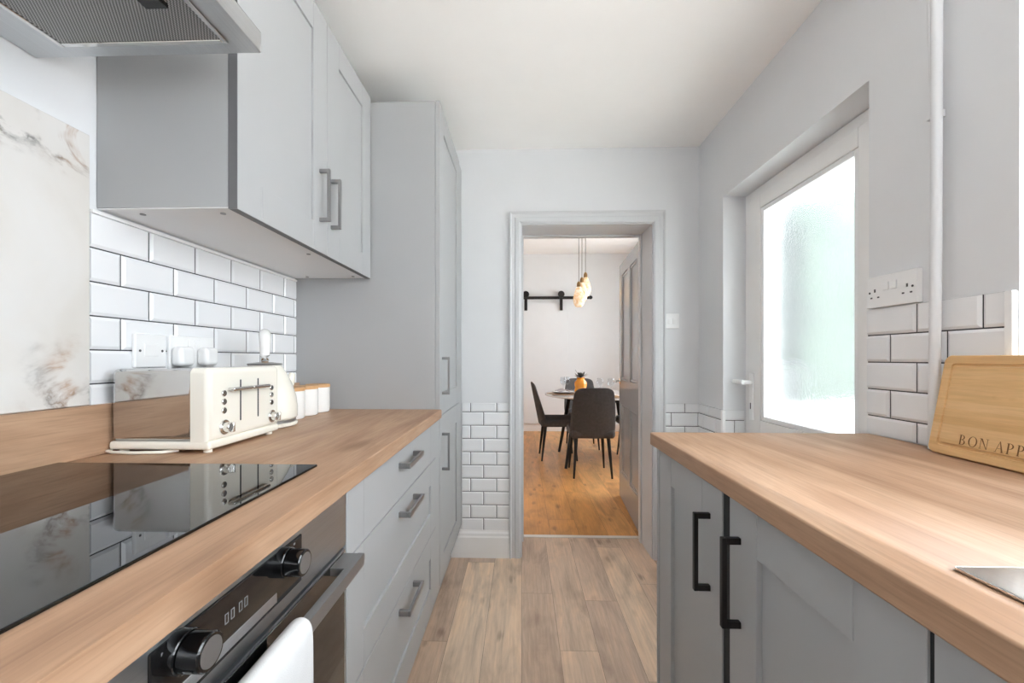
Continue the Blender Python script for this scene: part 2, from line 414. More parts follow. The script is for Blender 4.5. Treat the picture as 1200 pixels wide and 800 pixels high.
# metro tiles: real bevelled tiles over a dark grout bed
def tiles(parent, f, u0, u1, z0, z1, ztop, ju, alt0, tw=.1525, th=.0775, g=.0032, h=.006, bev=.007):
    """f(u, z, n) -> world point; ztop is a known course line, ju a known joint of the first course above-or-at alt0"""
    m = MB()
    k0 = math.floor((z0 - ztop) / th) - 1; k1 = math.ceil((z1 - ztop) / th) + 1
    for k in range(k0, k1):
        a, c = ztop + k * th, ztop + (k + 1) * th
        ca, cc = max(a, z0), min(c, z1)
        if cc - ca < .006: continue
        off = ju + (tw / 2 if (k - alt0) % 2 else 0)
        i0 = math.floor((u0 - off) / tw) - 1; i1 = math.ceil((u1 - off) / tw) + 1
        for i in range(i0, i1):
            p, q = off + i * tw, off + (i + 1) * tw
            cp, cq = max(p, u0), min(q, u1)
            if cq - cp < .006: continue
            bl = bev if cp == p else .001; br = bev if cq == q else .001; bb = bev if ca == a else .001; bt = bev if cc == c else .001
            if bl + br > (cq - cp) * .8: bl = br = (cq - cp) * .2
            if bb + bt > (cc - ca) * .8: bb = bt = (cc - ca) * .2
            x0 = cp + (g / 2 if cp == p else 0); x1 = cq - (g / 2 if cq == q else 0); y0 = ca + (g / 2 if ca == a else 0); y1 = cc - (g / 2 if cc == c else 0)
            B = [(x0, y0), (x1, y0), (x1, y1), (x0, y1)]; T = [(x0 + bl, y0 + bb), (x1 - br, y0 + bb), (x1 - br, y1 - bt), (x0 + bl, y1 - bt)]
            L = [[m.bm.verts.new(f(*w_, n)) for w_ in ring] for ring, n in ((B, .0005), (B, .0035), (T, h + .0015))]
            for A, D in zip(L, L[1:]):
                for j in range(4): m.bm.faces.new((A[j], A[(j + 1) % 4], D[(j + 1) % 4], D[j]))
            m.bm.faces.new(L[-1])
    m.build('tiles', 'tile', parent, smooth=False)
    gm = MB(); P = [(u0, z0), (u1, z0), (u1, z1), (u0, z1)]
    gm.prism(P, lambda p: f(p[0], p[1], 0), lambda p: f(p[0], p[1], .0028)); gm.build('grout', 'grout', parent, smooth=False)
# left wall above the worktop
tiles(wall_left, lambda u, z, n: (-.978 + n, u, z), .897, 1.744, WZ, 1.4915, 1.4145, 1.046, 0)
MB().box(-.978, -.966, .897, 1.744, 1.4915, 1.5005, .002).build('tile_edge', 'white', wall_left)
# end wall, both sides of the doorway
tiles(wall_end, lambda u, z, n: (u, 2.4 - n, z), -.347, -.072, .159, .9, .847, -.145, 0)
tiles(wall_end, lambda u, z, n: (u, 2.4 - n, z), .822, WX, .159, .9, .847, .941, 0)
# right wall beside the door, in the reveal and above the worktop
tiles(wall_right, lambda u, z, n: (WX - n, u, z), 2.118, 2.4, .159, .9, .847, 2.263, 0)
tiles(wall_right, lambda u, z, n: (u, 2.118 - n, z), WX, 1.128, .1, .9, .847, 1.08, 1)
tiles(wall_right, lambda u, z, n: (WX - n, u, z), .893, 1.242, WZ, 1.304, 1.229, 1.092, 0)
MB().box(1.012, 1.03, 2.10, 2.118, .1, .9, .004).build('tile_edge', 'white', wall_right)
MB().box(1.012, 1.026, .8775, .893, WZ, 1.304, .003).build('tile_edge', 'white', wall_right)

# skirting on the end wall
def skirting(x0, x1):
    pts = [(0, 0), (.018, 0), (.018, .118), (.013, .126), (.013, .14), (.006, .15), (.004, .159), (0, .159)]
    return MB().prism(pts, lambda p: (x0, 2.4 - p[0], p[1]), lambda p: (x1, 2.4 - p[0], p[1])).build('baseboard_end', 'white', smooth=False)
struct(skirting(-.41, -.072)); struct(skirting(.822, WX))

# doorway casing with moulded architrave, lining and threshold
tr = sroot('trim_1')
def arch(a, c):     # a 2-D profile (across, out) swept round the opening
    pr = [(0, 0), (0, .012), (.010, .017), (.030, .017), (.036, .013), (.052, .013), (.060, .022), (.066, .022), (.066, 0)]
    m = MB(); x0, x1, zt = -.003, .762, 1.947
    path = [((x0, 0), (-1, 0)), ((x0, zt), (-1, 1)), ((x1, zt), (1, 1)), ((x1, 0), (1, 0))]
    rings = [[m.bm.verts.new((p[0] + d[0] * u, 2.4 - n, p[1] + d[1] * u)) for u, n in pr] for p, d in path]
    for A, D in zip(rings, rings[1:]):
        for i in range(len(pr)): m.bm.faces.new((A[i], A[(i + 1) % len(pr)], D[(i + 1) % len(pr)], D[i]))
    m.bm.faces.new(rings[0]); m.bm.faces.new(rings[-1][::-1])
    return m
arch(0, 0).build('architrave', 'trim', tr, smooth=False)
m = MB(); m.box(-.006, .004, 2.4, 2.68, 0, 1.95, .001); m.box(.756, .766, 2.4, 2.68, 0, 1.95, .001); m.box(.004, .756, 2.4, 2.68, 1.94, 1.95, .001)
m.build('door_lining', 'trim', tr)
m = MB(); m.box(.004, .014, 2.60, 2.64, 0, 1.94, .002); m.box(.746, .756, 2.60, 2.64, 0, 1.94, .002); m.box(.014, .746, 2.60, 2.64, 1.93, 1.94, .002)
m.build('door_stop', 'trim', tr)
struct(MB().box(0, .76, 2.665, 2.70, 0, .005, .002).build('trim_2', 'threshold'), 'pale threshold strip')

# door_1: glazed back door in the right wall
d1 = sroot('door_1', (1.13, 1.68, 0))
DX = 1.135
m = MB()
m.box(DX, DX + .07, 1.244, 1.284, 0, 1.98, .003); m.box(DX, DX + .07, 2.076, 2.116, 0, 1.98, .003); m.box(DX, DX + .07, 1.284, 2.076, 1.94, 1.98, .003); m.box(DX, DX + .07, 1.284, 2.076, 0, .04, .003)
m.build('frame', 'upvc', d1)
m = MB()
m.box(DX - .008, DX + .06, 1.284, 1.41, .042, 1.937, .004); m.box(DX - .008, DX + .06, 1.975, 2.074, .042, 1.937, .004)
m.box(DX - .008, DX + .06, 1.41, 1.975, 1.872, 1.937, .004); m.box(DX - .008, DX + .06, 1.41, 1.975, .76, .868, .004); m.box(DX - .008, DX + .06, 1.41, 1.975, .042, .15, .004)
leaf = m.build('leaf', 'upvc', d1)
MB().box(DX + .012, DX + .04, 1.41, 1.975, .15, .76, .002).build('lower_panel', 'upvc', d1)
m = MB(); X0, X1 = DX - .004, DX + .022
for (a, c, e, g) in ((1.41, 1.432, .868, 1.872), (1.953, 1.975, .868, 1.872), (1.432, 1.953, .868, .89), (1.432, 1.953, 1.85, 1.872)):
    m.box(X0, X1, a, c, e, g, .005)
m.build('glazing_bead', 'white', d1)
MB().box(DX + .022, DX + .028, 1.42, 1.965, .88, 1.862).build('glass', 'frosted', d1, smooth=False)
m = MB(); m.box(DX - .018, DX - .007, 2.022, 2.052, .86, 1.09, .005, 3); m.cyl((DX - .018, 2.037, 1.045), (DX - .055, 2.037, 1.045), .010)
h = m.build('handle', 'white', d1)
MB().tube([(DX - .055, 2.03, 1.045), (DX - .058, 2.06, 1.046), (DX - .058, 2.10, 1.046), (DX - .056, 2.145, 1.045)], lambda t: .0115 - .002 * t).build('lever', 'white', h)
MB().box(DX - .0185, DX - .017, 2.033, 2.041, .915, .945, .0004, 1).build('keyhole', 'dark', h)

# door_2: panelled interior door standing open into the dining room
d2 = sroot('door_2', (.772, 2.70, .008)); d2.rotation_euler = (0, 0, -.07)
m = MB(); DW, DH, DT = .80, 1.93, .038
zs = [(.0, .22), (.78, .98), (1.83, DH)]
for y0, y1 in ((0, .105), (.695, DW)): m.box(0, DT, y0, y1, 0, DH, .002)
for z0, z1 in zs: m.box(0, DT, .105, .695, z0, z1, .002)
for z0, z1 in ((.22, .78), (.98, 1.83)): m.box(0, DT, .35, .45, z0, z1, .002)
lf = m.build('leaf', 'door_grey', d2, local=True)
for y0, y1 in ((.105, .35), (.45, .695)):
    for z0, z1 in ((.22, .78), (.98, 1.83)):
        m = MB(); m.box(.012, DT - .012, y0, y1, z0, z1)
        for (a, c, e, g) in ((y0, y1, z0, z0 + .02), (y0, y1, z1 - .02, z1), (y0, y0 + .02, z0 + .02, z1 - .02), (y1 - .02, y1, z0 + .02, z1 - .02)):
            m.box(.004, .014, a, c, e, g, .005, 3)
        m.build('panel', 'door_grey', d2, local=True)
m = MB(); m.cyl((0, .745, .965), (-.008, .745, .965), .026, bev=.002); m.cyl((-.008, .745, .965), (-.05, .745, .965), .009)
h = m.build('handle', 'chrome', d2, local=True)
MB().tube([(-.05, .75, .965), (-.054, .70, .965), (-.05, .63, .965)], lambda t: .0095 - .003 * t).build('lever', 'chrome', h, local=True)
for z in (.2, .95, 1.6):
    m = MB(); m.cyl((-.004, -.004, z), (-.004, -.004, z + .1), .007, n=12); m.box(-.0015, .0, 0, .034, z, z + .1); m.build('hinge', 'steel', d2, local=True)

# outside the glazed door: paving, low garden wall, hedge
struct(MB().box(-14, 16, -14, 22, -.26, -.12).build('ground', 'paving'))
struct(MB().box(1.32, 4.6, 2.02, 2.39, -.119, .93, .01).build('wall_planter', 'render'))
m = MB(); r = bmesh.ops.create_grid(m.bm, x_segments=60, y_segments=26, size=1)
for v in r['verts']:
    u, t = v.co.x, v.co.y; a = (t + 1) / 2 * PI * .999
    n = random.uniform(-.035, .035)
    v.co = Vector((2.95 + u * 1.55, 2.21 - math.cos(a) * (.15 + n), .932 + (1.06 + n * 2 + .05 * math.sin(u * 21)) * max(0, math.sin(a)) ** .3))
tag(m.build('hedge', 'hedge', smooth=True, angle=80), 'pale green hedge blurred behind the frosted back door glass', 'hedge')

# ------------------------------------------------------------------ kitchen fittings helpers
def shaker(m, face, x, y0, y1, z0, z1, st=.088, rl=.088, rec=.007, th=.019, flat=False):
    """a five-piece shaker front in the plane X = x facing face (+1 / -1)"""
    xi = x - face * th; g = .0007
    def bx(a0, a1, c0, c1, fr, bev=.0008):
        xa, xb = sorted((xi, fr)); m.box(xa, xb, a0, a1, c0, c1, bev, 1)
    bx(y0, y0 + st, z0, z1, x); bx(y1 - st, y1, z0, z1, x)
    if flat:
        bx(y0 + st + g, y1 - st - g, z0, z1, x - face * .0002); return
    bx(y0 + st + g, y1 - st - g, z0, z0 + rl, x - face * .0002); bx(y0 + st + g, y1 - st - g, z1 - rl, z1, x - face * .0002)
    xa, xb = sorted((xi + face * .001, x - face * rec)); m.box(xa, xb, y0 + st - .004, y1 - st + .004, z0 + rl - .004, z1 - rl + .004)
def bar_handle(parent, face, x, y, z, length, axis, mtl='graphite', w=.011, out=.034):
    m = MB(); a, c = (y, z)
    def bx(u0, u1, o0, o1):
        xa, xb = sorted((x + face * o0, x + face * o1))
        if axis == 'Z': m.box(xa, xb, y - w / 2, y + w / 2, u0, u1, .0015, 2)
        else: m.box(xa, xb, u0, u1, z - w / 2, z + w / 2, .0015, 2)
    c0 = z if axis == 'Z' else y
    bx(c0 - length / 2, c0 + length / 2, out - .009, out)
    bx(c0 - length / 2, c0 - length / 2 + .012, -.001, out - .0085); bx(c0 + length / 2 - .012, c0 + length / 2, -.001, out - .0085)
    return m.build('handle', mtl, parent)

# ------------------------------------------------------------------ left run
FX = -.349
# upper cabinet
uc = thing('wall_cabinet', 'grey double-door wall cabinet above the white metro tiles', 'cabinet', (-.8, 1.33, 1.503))
m = MB(); m.box(-.977, -.668, .915, 1.742, 1.508, 2.272, .0012, 1); m.build('carcass', 'cab', uc)
MB().box(-.976, -.669, .917, 1.741, 1.5055, 1.5085).build('bottom_panel', 'carcass_white', uc)
SP = 1.345
for (y0, y1, hy) in ((.915, SP - .0012, SP - .048), (SP + .0012, 1.738, SP + .03)):
    m = MB(); shaker(m, 1, -.645, y0, y1, 1.503, 2.275); d = m.build('door', 'cab', uc, smooth=False)
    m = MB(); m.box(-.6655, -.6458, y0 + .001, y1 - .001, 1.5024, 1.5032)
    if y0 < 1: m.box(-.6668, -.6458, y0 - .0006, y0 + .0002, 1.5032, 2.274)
    m.build('edge_strip', 'edge_grey', d)  # thin dark grey strip on the bottom and near door edges
    bar_handle(d, 1, -.645, hy, 1.684, .168, 'Z')
for (x, y) in ((-.9, .95), (-.705, .95), (-.70, 1.33), (-.9, 1.70), (-.705, 1.70)):
    MB().cyl((x, y, 1.506), (x, y, 1.5035), .006, n=16).build('cover_cap', 'graphite', uc)
# tall cabinet
tc = thing('tall_cabinet', 'tall grey larder cabinet beside the end wall', 'cabinet', (-.66, 2.07, 0))
m = MB(); m.box(-.977, -.369, 1.7455, 2.397, .15, 2.262, .001, 1); m.build('carcass', 'cab', tc)
MB().box(-.977, -.410, 1.7455, 2.378, 0, .15, .001, 1).build('plinth', 'cab', tc)
for (z0, z1, hz, hl) in ((.9155, 2.265, 1.085, .165), (.188, .912, .752, .165)):
    m = MB(); shaker(m, 1, FX, 1.7475, 2.30, z0, z1, st=.09, rl=.095); d = m.build('door', 'cab', tc, smooth=False)
    bar_handle(d, 1, FX, 1.80, hz, hl, 'Z')
MB().box(-.385, FX - .003, 2.302, 2.397, .188, 2.262, .001, 1).build('filler', 'cab', tc)
# drawer unit
du = thing('drawer_unit', 'grey base unit of three drawers right of the oven', 'drawer unit', (-.66, 1.24, 0))
m = MB(); m.box(-.95, -.369, .812, 1.743, .15, .905, .001, 1); m.build('carcass', 'cab', du)
MB().box(-.95, -.410, .812, 1.743, 0, .15, .001, 1).build('plinth', 'cab', du)
MB().box(-.37, FX - .001, 1.664, 1.743, .188, .903, .0008, 1).build('filler', 'cab', du)
for (z0, z1, flat, hz) in ((.7595, .9035, True, .856), (.4785, .7565, False, .716), (.188, .4755, False, .4345)):
    m = MB(); shaker(m, 1, FX, .8105, 1.661, z0, z1, flat=flat, rl=.084); d = m.build('drawer', 'cab', du, smooth=False)
    bar_handle(d, 1, FX, 1.2415, hz, .165, 'Y', w=.016)

# worktop left
m = MB()
out = [(-.977, -.35), (-.322, -.35), (-.328, .27), (-.3405, 1.743), (-.977, 1.743)]
m.prism(out, lambda p: (p[0], p[1], .906), lambda p: (p[0], p[1], WZ))
es = [e for e in m.bm.edges if all(v.co.x > -.4 for v in e.verts) and abs(e.verts[0].co.z - e.verts[1].co.z) < .001 and abs(e.verts[0].co.y - e.verts[1].co.y) > .1]
bmesh.ops.bevel(m.bm, geom=es, offset=.005, segments=4, affect='EDGES', profile=.5)
tag(m.build('kitchen_worktop', 'oak'), 'oak worktop on the left run holding the hob and toaster', 'worktop')
tag(MB().box(-.9775, -.955, -.35, 1.743, WZ, 1.0575, .002).build('worktop_upstand', 'oak'), 'low oak upstand along the left wall behind the hob', 'upstand')
tag(MB().box(-.9775, -.969, -.05, .8935, 1.0585, 1.663, .001, 1).build('splashback_panel', 'marble'), 'white marble splashback panel with dark veins behind the hob', 'splashback')

# hob
hb = thing('induction_hob', 'black glass induction hob set in the left worktop', 'hob', (-.68, .52, WZ))
MB().box(-.951, -.411, .225, .816, WZ + .0005, WZ + .0052, .0015, 2).build('glass_top', 'hob', hb)

# oven
ov = thing('built_in_oven', 'stainless steel and black glass built-in oven under the hob', 'oven', (-.66, .51, 0))
Y0, Y1 = .2175, .8075
MB().box(-.93, -.372, Y0, Y1, .15, .9055, .001, 1).build('housing', 'cab', ov)
MB().box(-.93, -.41, Y0, Y1, 0, .15, .001, 1).build('plinth', 'cab', ov)
MB().box(-.374, FX, Y0, Y1, .793, .9045, .0015, 2).build('control_panel', 'brushed', ov)
fp = MB().box(FX - .004, FX + .0022, .373, .640, .812, .886, .002, 2).build('display', 'oven_glass', ov)
MB().box(FX, FX + .003, .387, .572, .817, .831, .0008, 1).build('button_strip', 'brushed', fp)
xa_, xb_ = FX + .0022, FX + .0025
for k, y in enumerate((.470, .480, .494, .504)):
    m = MB(); P = [(0, 0), (.006, 0), (.006, .012), (0, .012)]; Q = [(.001, .001), (.005, .001), (.005, .011), (.001, .011)]
    V = [[[m.bm.verts.new((x, y + a, .851 + b)) for a, b in R] for R in (P, Q)] for x in (xa_, xb_)]
    for q in range(4):
        r_ = (q + 1) % 4
        m.bm.faces.new((V[1][0][q], V[1][0][r_], V[1][1][r_], V[1][1][q])); m.bm.faces.new((V[0][0][q], V[0][0][r_], V[1][0][r_], V[1][0][q])); m.bm.faces.new((V[0][1][q], V[0][1][r_], V[1][1][r_], V[1][1][q]))
    m.build('digit', 'dark_light', fp)
for (yy, zz) in ((.385, .879), (.40, .881), (.42, .878), (.60, .879), (.615, .881), (.575, .878)): MB().box(xa_, xb_, yy, yy + .004, zz - .003, zz).build('icon', 'dark_light', fp)
for y in (.404, .584):
    m = MB(); m.cyl((FX, y, .868), (FX + .014, y, .868), .0205, bev=.001, n=40); m.cyl((FX + .014, y, .868), (FX + .037, y, .868), .0185, bev=.0015, n=40)
    k = m.build('knob', 'blackplastic', ov)
    MB().cyl((FX + .0365, y, .868), (FX + .0376, y, .868), .0145, n=40).build('knob_face', M['graphite'], k)
dr = MB().box(-.374, FX - .001, Y0, Y1, .20, .786, .0015, 2).build('door', 'brushed', ov)
MB().box(FX - .003, FX + .001, Y0 + .006, Y1 - .010, .206, .782, .001, 1).build('door_glass', 'oven_glass', dr)
m = MB(); m.box(FX + .027, FX + .042, .232, .797, .758, .782, .002, 2)
for a, c in ((.232, .292), (.737, .797)): m.box(FX, FX + .028, a, c, .766, .781, .0015, 2)
m.build('handle', 'graphite', dr)

lc = thing('base_cabinet', 'grey base cabinet beside the oven at the near end of the left run', 'cabinet', (-.66, -.07, 0))
MB().box(-.95, -.37, -.35, .2155, .15, .905, .001, 1).build('carcass', 'cab', lc)
MB().box(-.95, -.41, -.35, .2155, 0, .15, .001, 1).build('plinth', 'cab', lc)
m = MB(); shaker(m, 1, FX, -.348, .2145, .155, .9035); d = m.build('door', 'cab', lc, smooth=False)
bar_handle(d, 1, FX, .17, .752, .165, 'Z')

# tea towel over the oven handle
m = MB(); ny, ns = 14, 30
prof = []
for i in range(ns + 1):
    t = i / ns
    if t < .42: prof.append((FX + .0205, .46 + (.772 - .46) * t / .42))
    elif t < .58:
        a = PI - (t - .42) / .16 * PI; prof.append((FX + .0345 + .014 * math.cos(a), .775 + .016 * math.sin(a)))
    else: prof.append((FX + .0485, .772 - (.772 - .36) * (t - .58) / .42))
grid = []
for j in range(ny + 1):
    y = .348 + (.579 - .348) * j / ny; row = []
    for i, (x, z) in enumerate(prof):
        t = i / ns; amp = max(0, abs(t - .5) - .1)
        w_ = .006 * math.sin(j * .9 + 1) * amp * 2
        row.append(m.bm.verts.new((x + (w_ if t > .58 else -w_ * .2), y + .012 * amp * math.sin(i * .22 + 1), z)))
    grid.append(row)
for j in range(ny):
    for i in range(ns): m.bm.faces.new((grid[j][i], grid[j + 1][i], grid[j + 1][i + 1], grid[j][i + 1]))
tw = m.build('tea_towel', 'towel', angle=180)
sm = tw.modifiers.new('thick', 'SOLIDIFY'); sm.thickness = .005; sm.offset = 1; tw.modifiers.new('soft', 'SUBSURF').render_levels = 2
tag(tw, 'folded white tea towel hanging over the oven handle', 'tea towel')

# extractor hood
ho = thing('extractor_hood', 'stainless steel extractor hood on the left wall above the hob', 'extractor hood', (-.75, .5, 1.767))
m = MB(); zb = 1.767
m.box(-.977, -.515, .20, .798, zb, zb + .04, .001, 1)
cv = m.build('canopy', 'brushed', ho)
A = [(-.977, .20), (-.515, .20), (-.515, .798), (-.977, .798)]
m = MB(); B = [(-.977, .40), (-.80, .40), (-.80, .60), (-.977, .60)]
m.prism([0, 1, 2, 3], lambda i: (A[i][0], A[i][1], zb + .04), lambda i: (B[i][0], B[i][1], zb + .26)); m.build('funnel', 'brushed', ho, smooth=False)
MB().box(-.977, -.80, .40, .60, zb + .26, CH - .002, .001, 1).build('chimney', 'brushed', ho)
fl = MB().box(-.879, -.567, .24, .757, zb - .002, zb + .001).build('filter', 'filter', ho)
m = MB()
for (a, c, e, g) in ((-.888, -.879, .231, .766), (-.567, -.558, .231, .766), (-.879, -.567, .757, .766), (-.879, -.567, .231, .24)): m.box(a, c, e, g, zb - .005, zb, .001, 1)
m.build('filter_rim', 'chrome', fl)
MB().box(-.64, -.60, .655, .682, zb - .010, zb - .001, .003, 2).build('filter_latch', 'blackplastic', fl)

# toaster
to = thing('toaster', 'cream four-slice toaster with chrome dials and mirrored steel side', 'toaster', (-.83, 1.05, WZ))
tb = WZ
m = MB(); m.box(-.948, -.748, .9175, 1.1845, tb + .026, 1.139, .014, 5); m.build('body', 'steel', to)
m = MB(); m.box(-.950, -.712, .915, 1.187, tb + .008, tb + .028, .007, 3); m.build('base', 'cream', to)
m = MB(); m.box(-.756, -.712, .915, 1.187, tb + .026, 1.141, .014, 5, edges=lambda c, d: not (abs(d.x) > abs(d.y) and c.z < 1.0) and not (c.x < -.74)); fpn = m.build('front_panel', 'cream', to)
for x in (-.93, -.73):
    for y in (.935, 1.165): MB().cyl((x, y, tb + .0005), (x, y, tb + .010), .009, n=16).build('foot', 'cream', to)
m = MB()
for x in (-.905, -.868, -.828, -.790): m.box(x - .009, x + .009, .95, 1.15, 1.1375, 1.1388)
m.build('bread_slots', 'dark', to)
for y in (1.02, 1.089):
    MB().box(-.7125, -.7112, y - .0022, y + .0022, 1.006, 1.109).build('lever_slot', 'dark', to)
for y in (1.009, 1.083):
    MB().box(-.712, -.694, y - .0355, y + .0355, 1.083, 1.092, .0035, 3).build('lever', 'chrome', to)
for y in (.961, 1.147):
    for z in (1.079, 1.059, 1.038): MB().cyl((-.713, y, z), (-.7085, y, z), .0075, bev=.001, n=24).build('button', 'chrome', to)
for y in (.964, 1.151):
    k = MB().cyl((-.713, y, .998), (-.709, y, .998), .0175, bev=.001, n=32).build('dial', 'chrome', to)
    m = MB(); m.cyl((-.709, y, .998), (-.694, y, .998), .0125, .0115, n=28, bev=.001); m.box(-.695, -.687, y - .003, y + .003, .987, 1.009, .001, 1); m.build('dial_grip', 'chrome', k)
MB().tube([(-.952, .925, tb + .006), (-.957 + .006, .915, tb + .0055), (-.93, .908, tb + .0045), (-.88, .905, tb + .0042), (-.82, .912, tb + .0042), (-.80, .935, tb + .0042)], .0038).build('cord', 'cream', to)

# kettle
ke = thing('kettle', 'cream dome kettle with upright handle behind the toaster', 'kettle', (-.825, 1.297, WZ))
kc = (-.825, 1.297, WZ)
MB().lathe([(0, .0005), (.086, .0005), (.094, .004), (.095, .011), (.090, .015), (0, .015)], kc).build('base', 'cream', ke)
MB().lathe([(.084, .013), (.089, .016), (.089, .023), (.084, .026)], kc).build('base_ring', 'graphite', ke)
MB().lathe([(0, .024), (.088, .024), (.094, .03), (.0945, .06), (.090, .095), (.080, .130), (.066, .163), (.052, .188), (.046, .196), (0, .197)], kc).build('body', 'cream', ke)
ld = MB().lathe([(0, .197), (.048, .197), (.050, .199), (.048, .202), (.02, .206), (0, .206)], kc).build('lid', 'graphite', ke)
MB().lathe([(0, .204), (.010, .204), (.010, .216), (.007, .219), (0, .219)], kc).build('lid_post', 'brass', ld)
dv = Vector((-.825, 1.297, 0)).normalized(); pts = []
for i in range(15):
    a = -.12 + (PI + .24) * i / 14; pts.append(Vector(kc) + dv * (.05 * math.cos(a)) + Vector((0, 0, .218 + .078 * max(-.2, math.sin(a)))))
MB().tube(pts, lambda t: .012 + .005 * math.sin(PI * t), n=16).build('handle', 'ceramic', ke)
# spout
e = Vector((.25, .97, 0)).normalized()
MB().tube([Vector(kc) + e * .07 + Vector((0, 0, .10)), Vector(kc) + e * .10 + Vector((0, 0, .135)), Vector(kc) + e * .112 + Vector((0, 0, .165))], lambda t: .022 - .012 * t, n=16).build('spout', 'cream', ke)

# canisters
ca = thing('storage_canister', 'first white canister with wooden lid, beside the kettle', 'canister', (-.83, 1.455, WZ), 'white lidded canisters in a row')
MB().lathe([(0, .0005), (.040, .0005), (.044, .004), (.046, .02), (.0462, .098), (.045, .101), (0, .101)]).build('jar', 'ceramic', ca, local=True)
MB().lathe([(0, .1005), (.0445, .1005), (.0462, .102), (.0462, .112), (.045, .1135), (0, .1135)]).build('lid', 'bamboo_lid', ca, local=True)
dup(ca, (-.83, 1.552, WZ), 0, 'middle white canister with wooden lid, between two others')
dup(ca, (-.83, 1.65, WZ), 0, 'white canister with wooden lid nearest the tall grey cabinet')

# left sockets
SX = -.9705
sp = thing('fused_spur_switch', 'single white fused switch plate on the left tiles', 'switch', (SX, 1.038, 1.182))
MB().box(SX, SX + .010, .993, 1.083, 1.139, 1.225, .003, 3).build('plate', 'plastic', sp)
MB().box(SX + .009, SX + .0115, 1.018, 1.058, 1.168, 1.200, .001, 1).build('rocker', 'plastic', sp)
for y in (1.006, 1.070): MB().cyl((SX + .0095, y, 1.182), (SX + .0106, y, 1.182), .0033, n=14).build('screw', 'dark', sp)
ds = thing('double_socket', 'white double wall socket holding two plugs above the toaster', 'socket', (SX, 1.173, 1.182))
MB().box(SX, SX + .010, 1.094, 1.255, 1.137, 1.226, .003, 3).build('plate', 'plastic', ds)
for y in (1.162, 1.187): MB().box(SX + .009, SX + .0125, y - .009, y + .009, 1.196, 1.217, .001, 1).build('rocker', 'plastic', ds)
pg = thing('mains_plug', 'left white mains plug in the double socket above the toaster', 'plug', (SX + .010, 1.118, 1.165), 'white plugs in the double socket')
MB().box(.0005, .034, -.026, .026, -.025, .030, .012, 4).build('body', 'plastic', pg, local=True)
MB().cyl((.014, 0, -.024), (.014, 0, -.042), .006, .0045, n=14).build('cord_grip', 'plastic', pg, local=True)
MB().tube([(.014, 0, -.04), (.014, .002, -.055), (.012, .004, -.075)], .0033, n=10).build('cord', 'plastic', pg, local=True)
dup(pg, (SX + .010, 1.208, 1.165), 0, 'right white mains plug in the double socket above the toaster')

# ------------------------------------------------------------------ right run
RX = .40
m = MB(); m.box(.381, 1.010, -.75, 1.226, .9075, WZ, 0)
es = [e for e in m.bm.edges if all(abs(v.co.x - .381) < .001 for v in e.verts) and abs(e.verts[0].co.y - e.verts[1].co.y) > .1]
bmesh.ops.bevel(m.bm, geom=es, offset=.0035, segments=3, affect='EDGES', profile=.5)
wr = m.build('kitchen_worktop', 'oak')
# cut the sink opening
cut = MB().box(.475, .925, -.50, -.06, .8, 1.0).build('cutter', 'oak')
md = wr.modifiers.new('cut', 'BOOLEAN'); md.object = cut; md.operation = 'DIFFERENCE'; md.solver = 'EXACT'
dg = bpy.context.evaluated_depsgraph_get(); nm = bpy.data.meshes.new_from_object(wr.evaluated_get(dg)); wr.modifiers.clear(); wr.data = nm
bpy.data.objects.remove(cut)
tag(wr, 'oak worktop on the right run holding the chopping board', 'worktop')

def base_cab(label, y0, y1, hy, below=None, panel=False):
    t = thing('base_cabinet', label, 'cabinet', (.7, (y0 + y1) / 2, 0))
    m = MB(); m.box(RX + .021, 1.005, y0 + .002, y1 - .002, .15, .78 if y0 < .3 else .906, .001, 1); m.build('carcass', 'cab', t)
    MB().box(RX + .06, 1.005, y0 + .002, y1 - .002, 0, .15, .001, 1).build('plinth', 'cab', t)
    if panel: MB().box(RX - .001, 1.008, y1 + .002, y1 + .022, 0, .907, .001, 1).build('end_panel', 'cab', t)
    if below is not None: MB().box(RX + .003, RX + .021, below + .0006, y0 - .0006, .15, .905).build('gap_shade_strip', 'gap_shade', t)  # near-black strip in the gap, its shade put into the colour
    m = MB(); shaker(m, -1, RX, y0, y1, .155, .9015, st=.09, rl=.081, rec=.0095); d = m.build('door', 'cab', t, smooth=False)
    if hy is not None: bar_handle(d, -1, RX, hy, .752, .165, 'Z', 'blackmetal')  # near-black handles: shade on this side put into their colour
    return t
base_cab('grey base cabinet at the doorway end of the right run', .831, 1.201, .886, below=.801, panel=True)
base_cab('grey base cabinet in the middle of the right run', .4175, .801, .765, below=.4105)
base_cab('grey base cabinet under the sink on the right run', -.05, .4105, None)

base_cab('grey base cabinet out past the sink end of the right run', -.75, -.056, None)

# sink
sk = thing('kitchen_sink', 'stainless steel inset sink and drainer on the right worktop', 'sink', (.7, 0, WZ))
m = MB(); zt = WZ + .004
m.box(.448, .95, -.05, .440, WZ + .0004, zt, .003, 3)
m.box(.448, .478, -.52, -.0502, WZ + .0004, zt, .002, 2); m.box(.922, .95, -.52, -.0502, WZ + .0004, zt, .002, 2); m.box(.478, .922, -.52, -.495, WZ + .0004, zt, .002, 2)
m.build('rim', 'sinksteel', sk)
m = MB()
for k in range(8): m.box(.52 + k * .05, .528 + k * .05, .02, .37, zt - .0005, zt + .0022, .001, 2)
m.build('drainer_ribs', 'sinksteel', sk)
m = MB()
for (a, c, e, g, z0, z1) in ((.478, .481, -.495, -.062, .79, WZ + .001), (.919, .922, -.495, -.062, .79, WZ + .001), (.481, .919, -.495, -.492, .79, WZ + .001), (.481, .919, -.065, -.062, .79, WZ + .001), (.478, .922, -.495, -.062, .786, .79)):
    m.box(a, c, e, g, z0, z1)
m.build('bowl', 'sinksteel', sk)

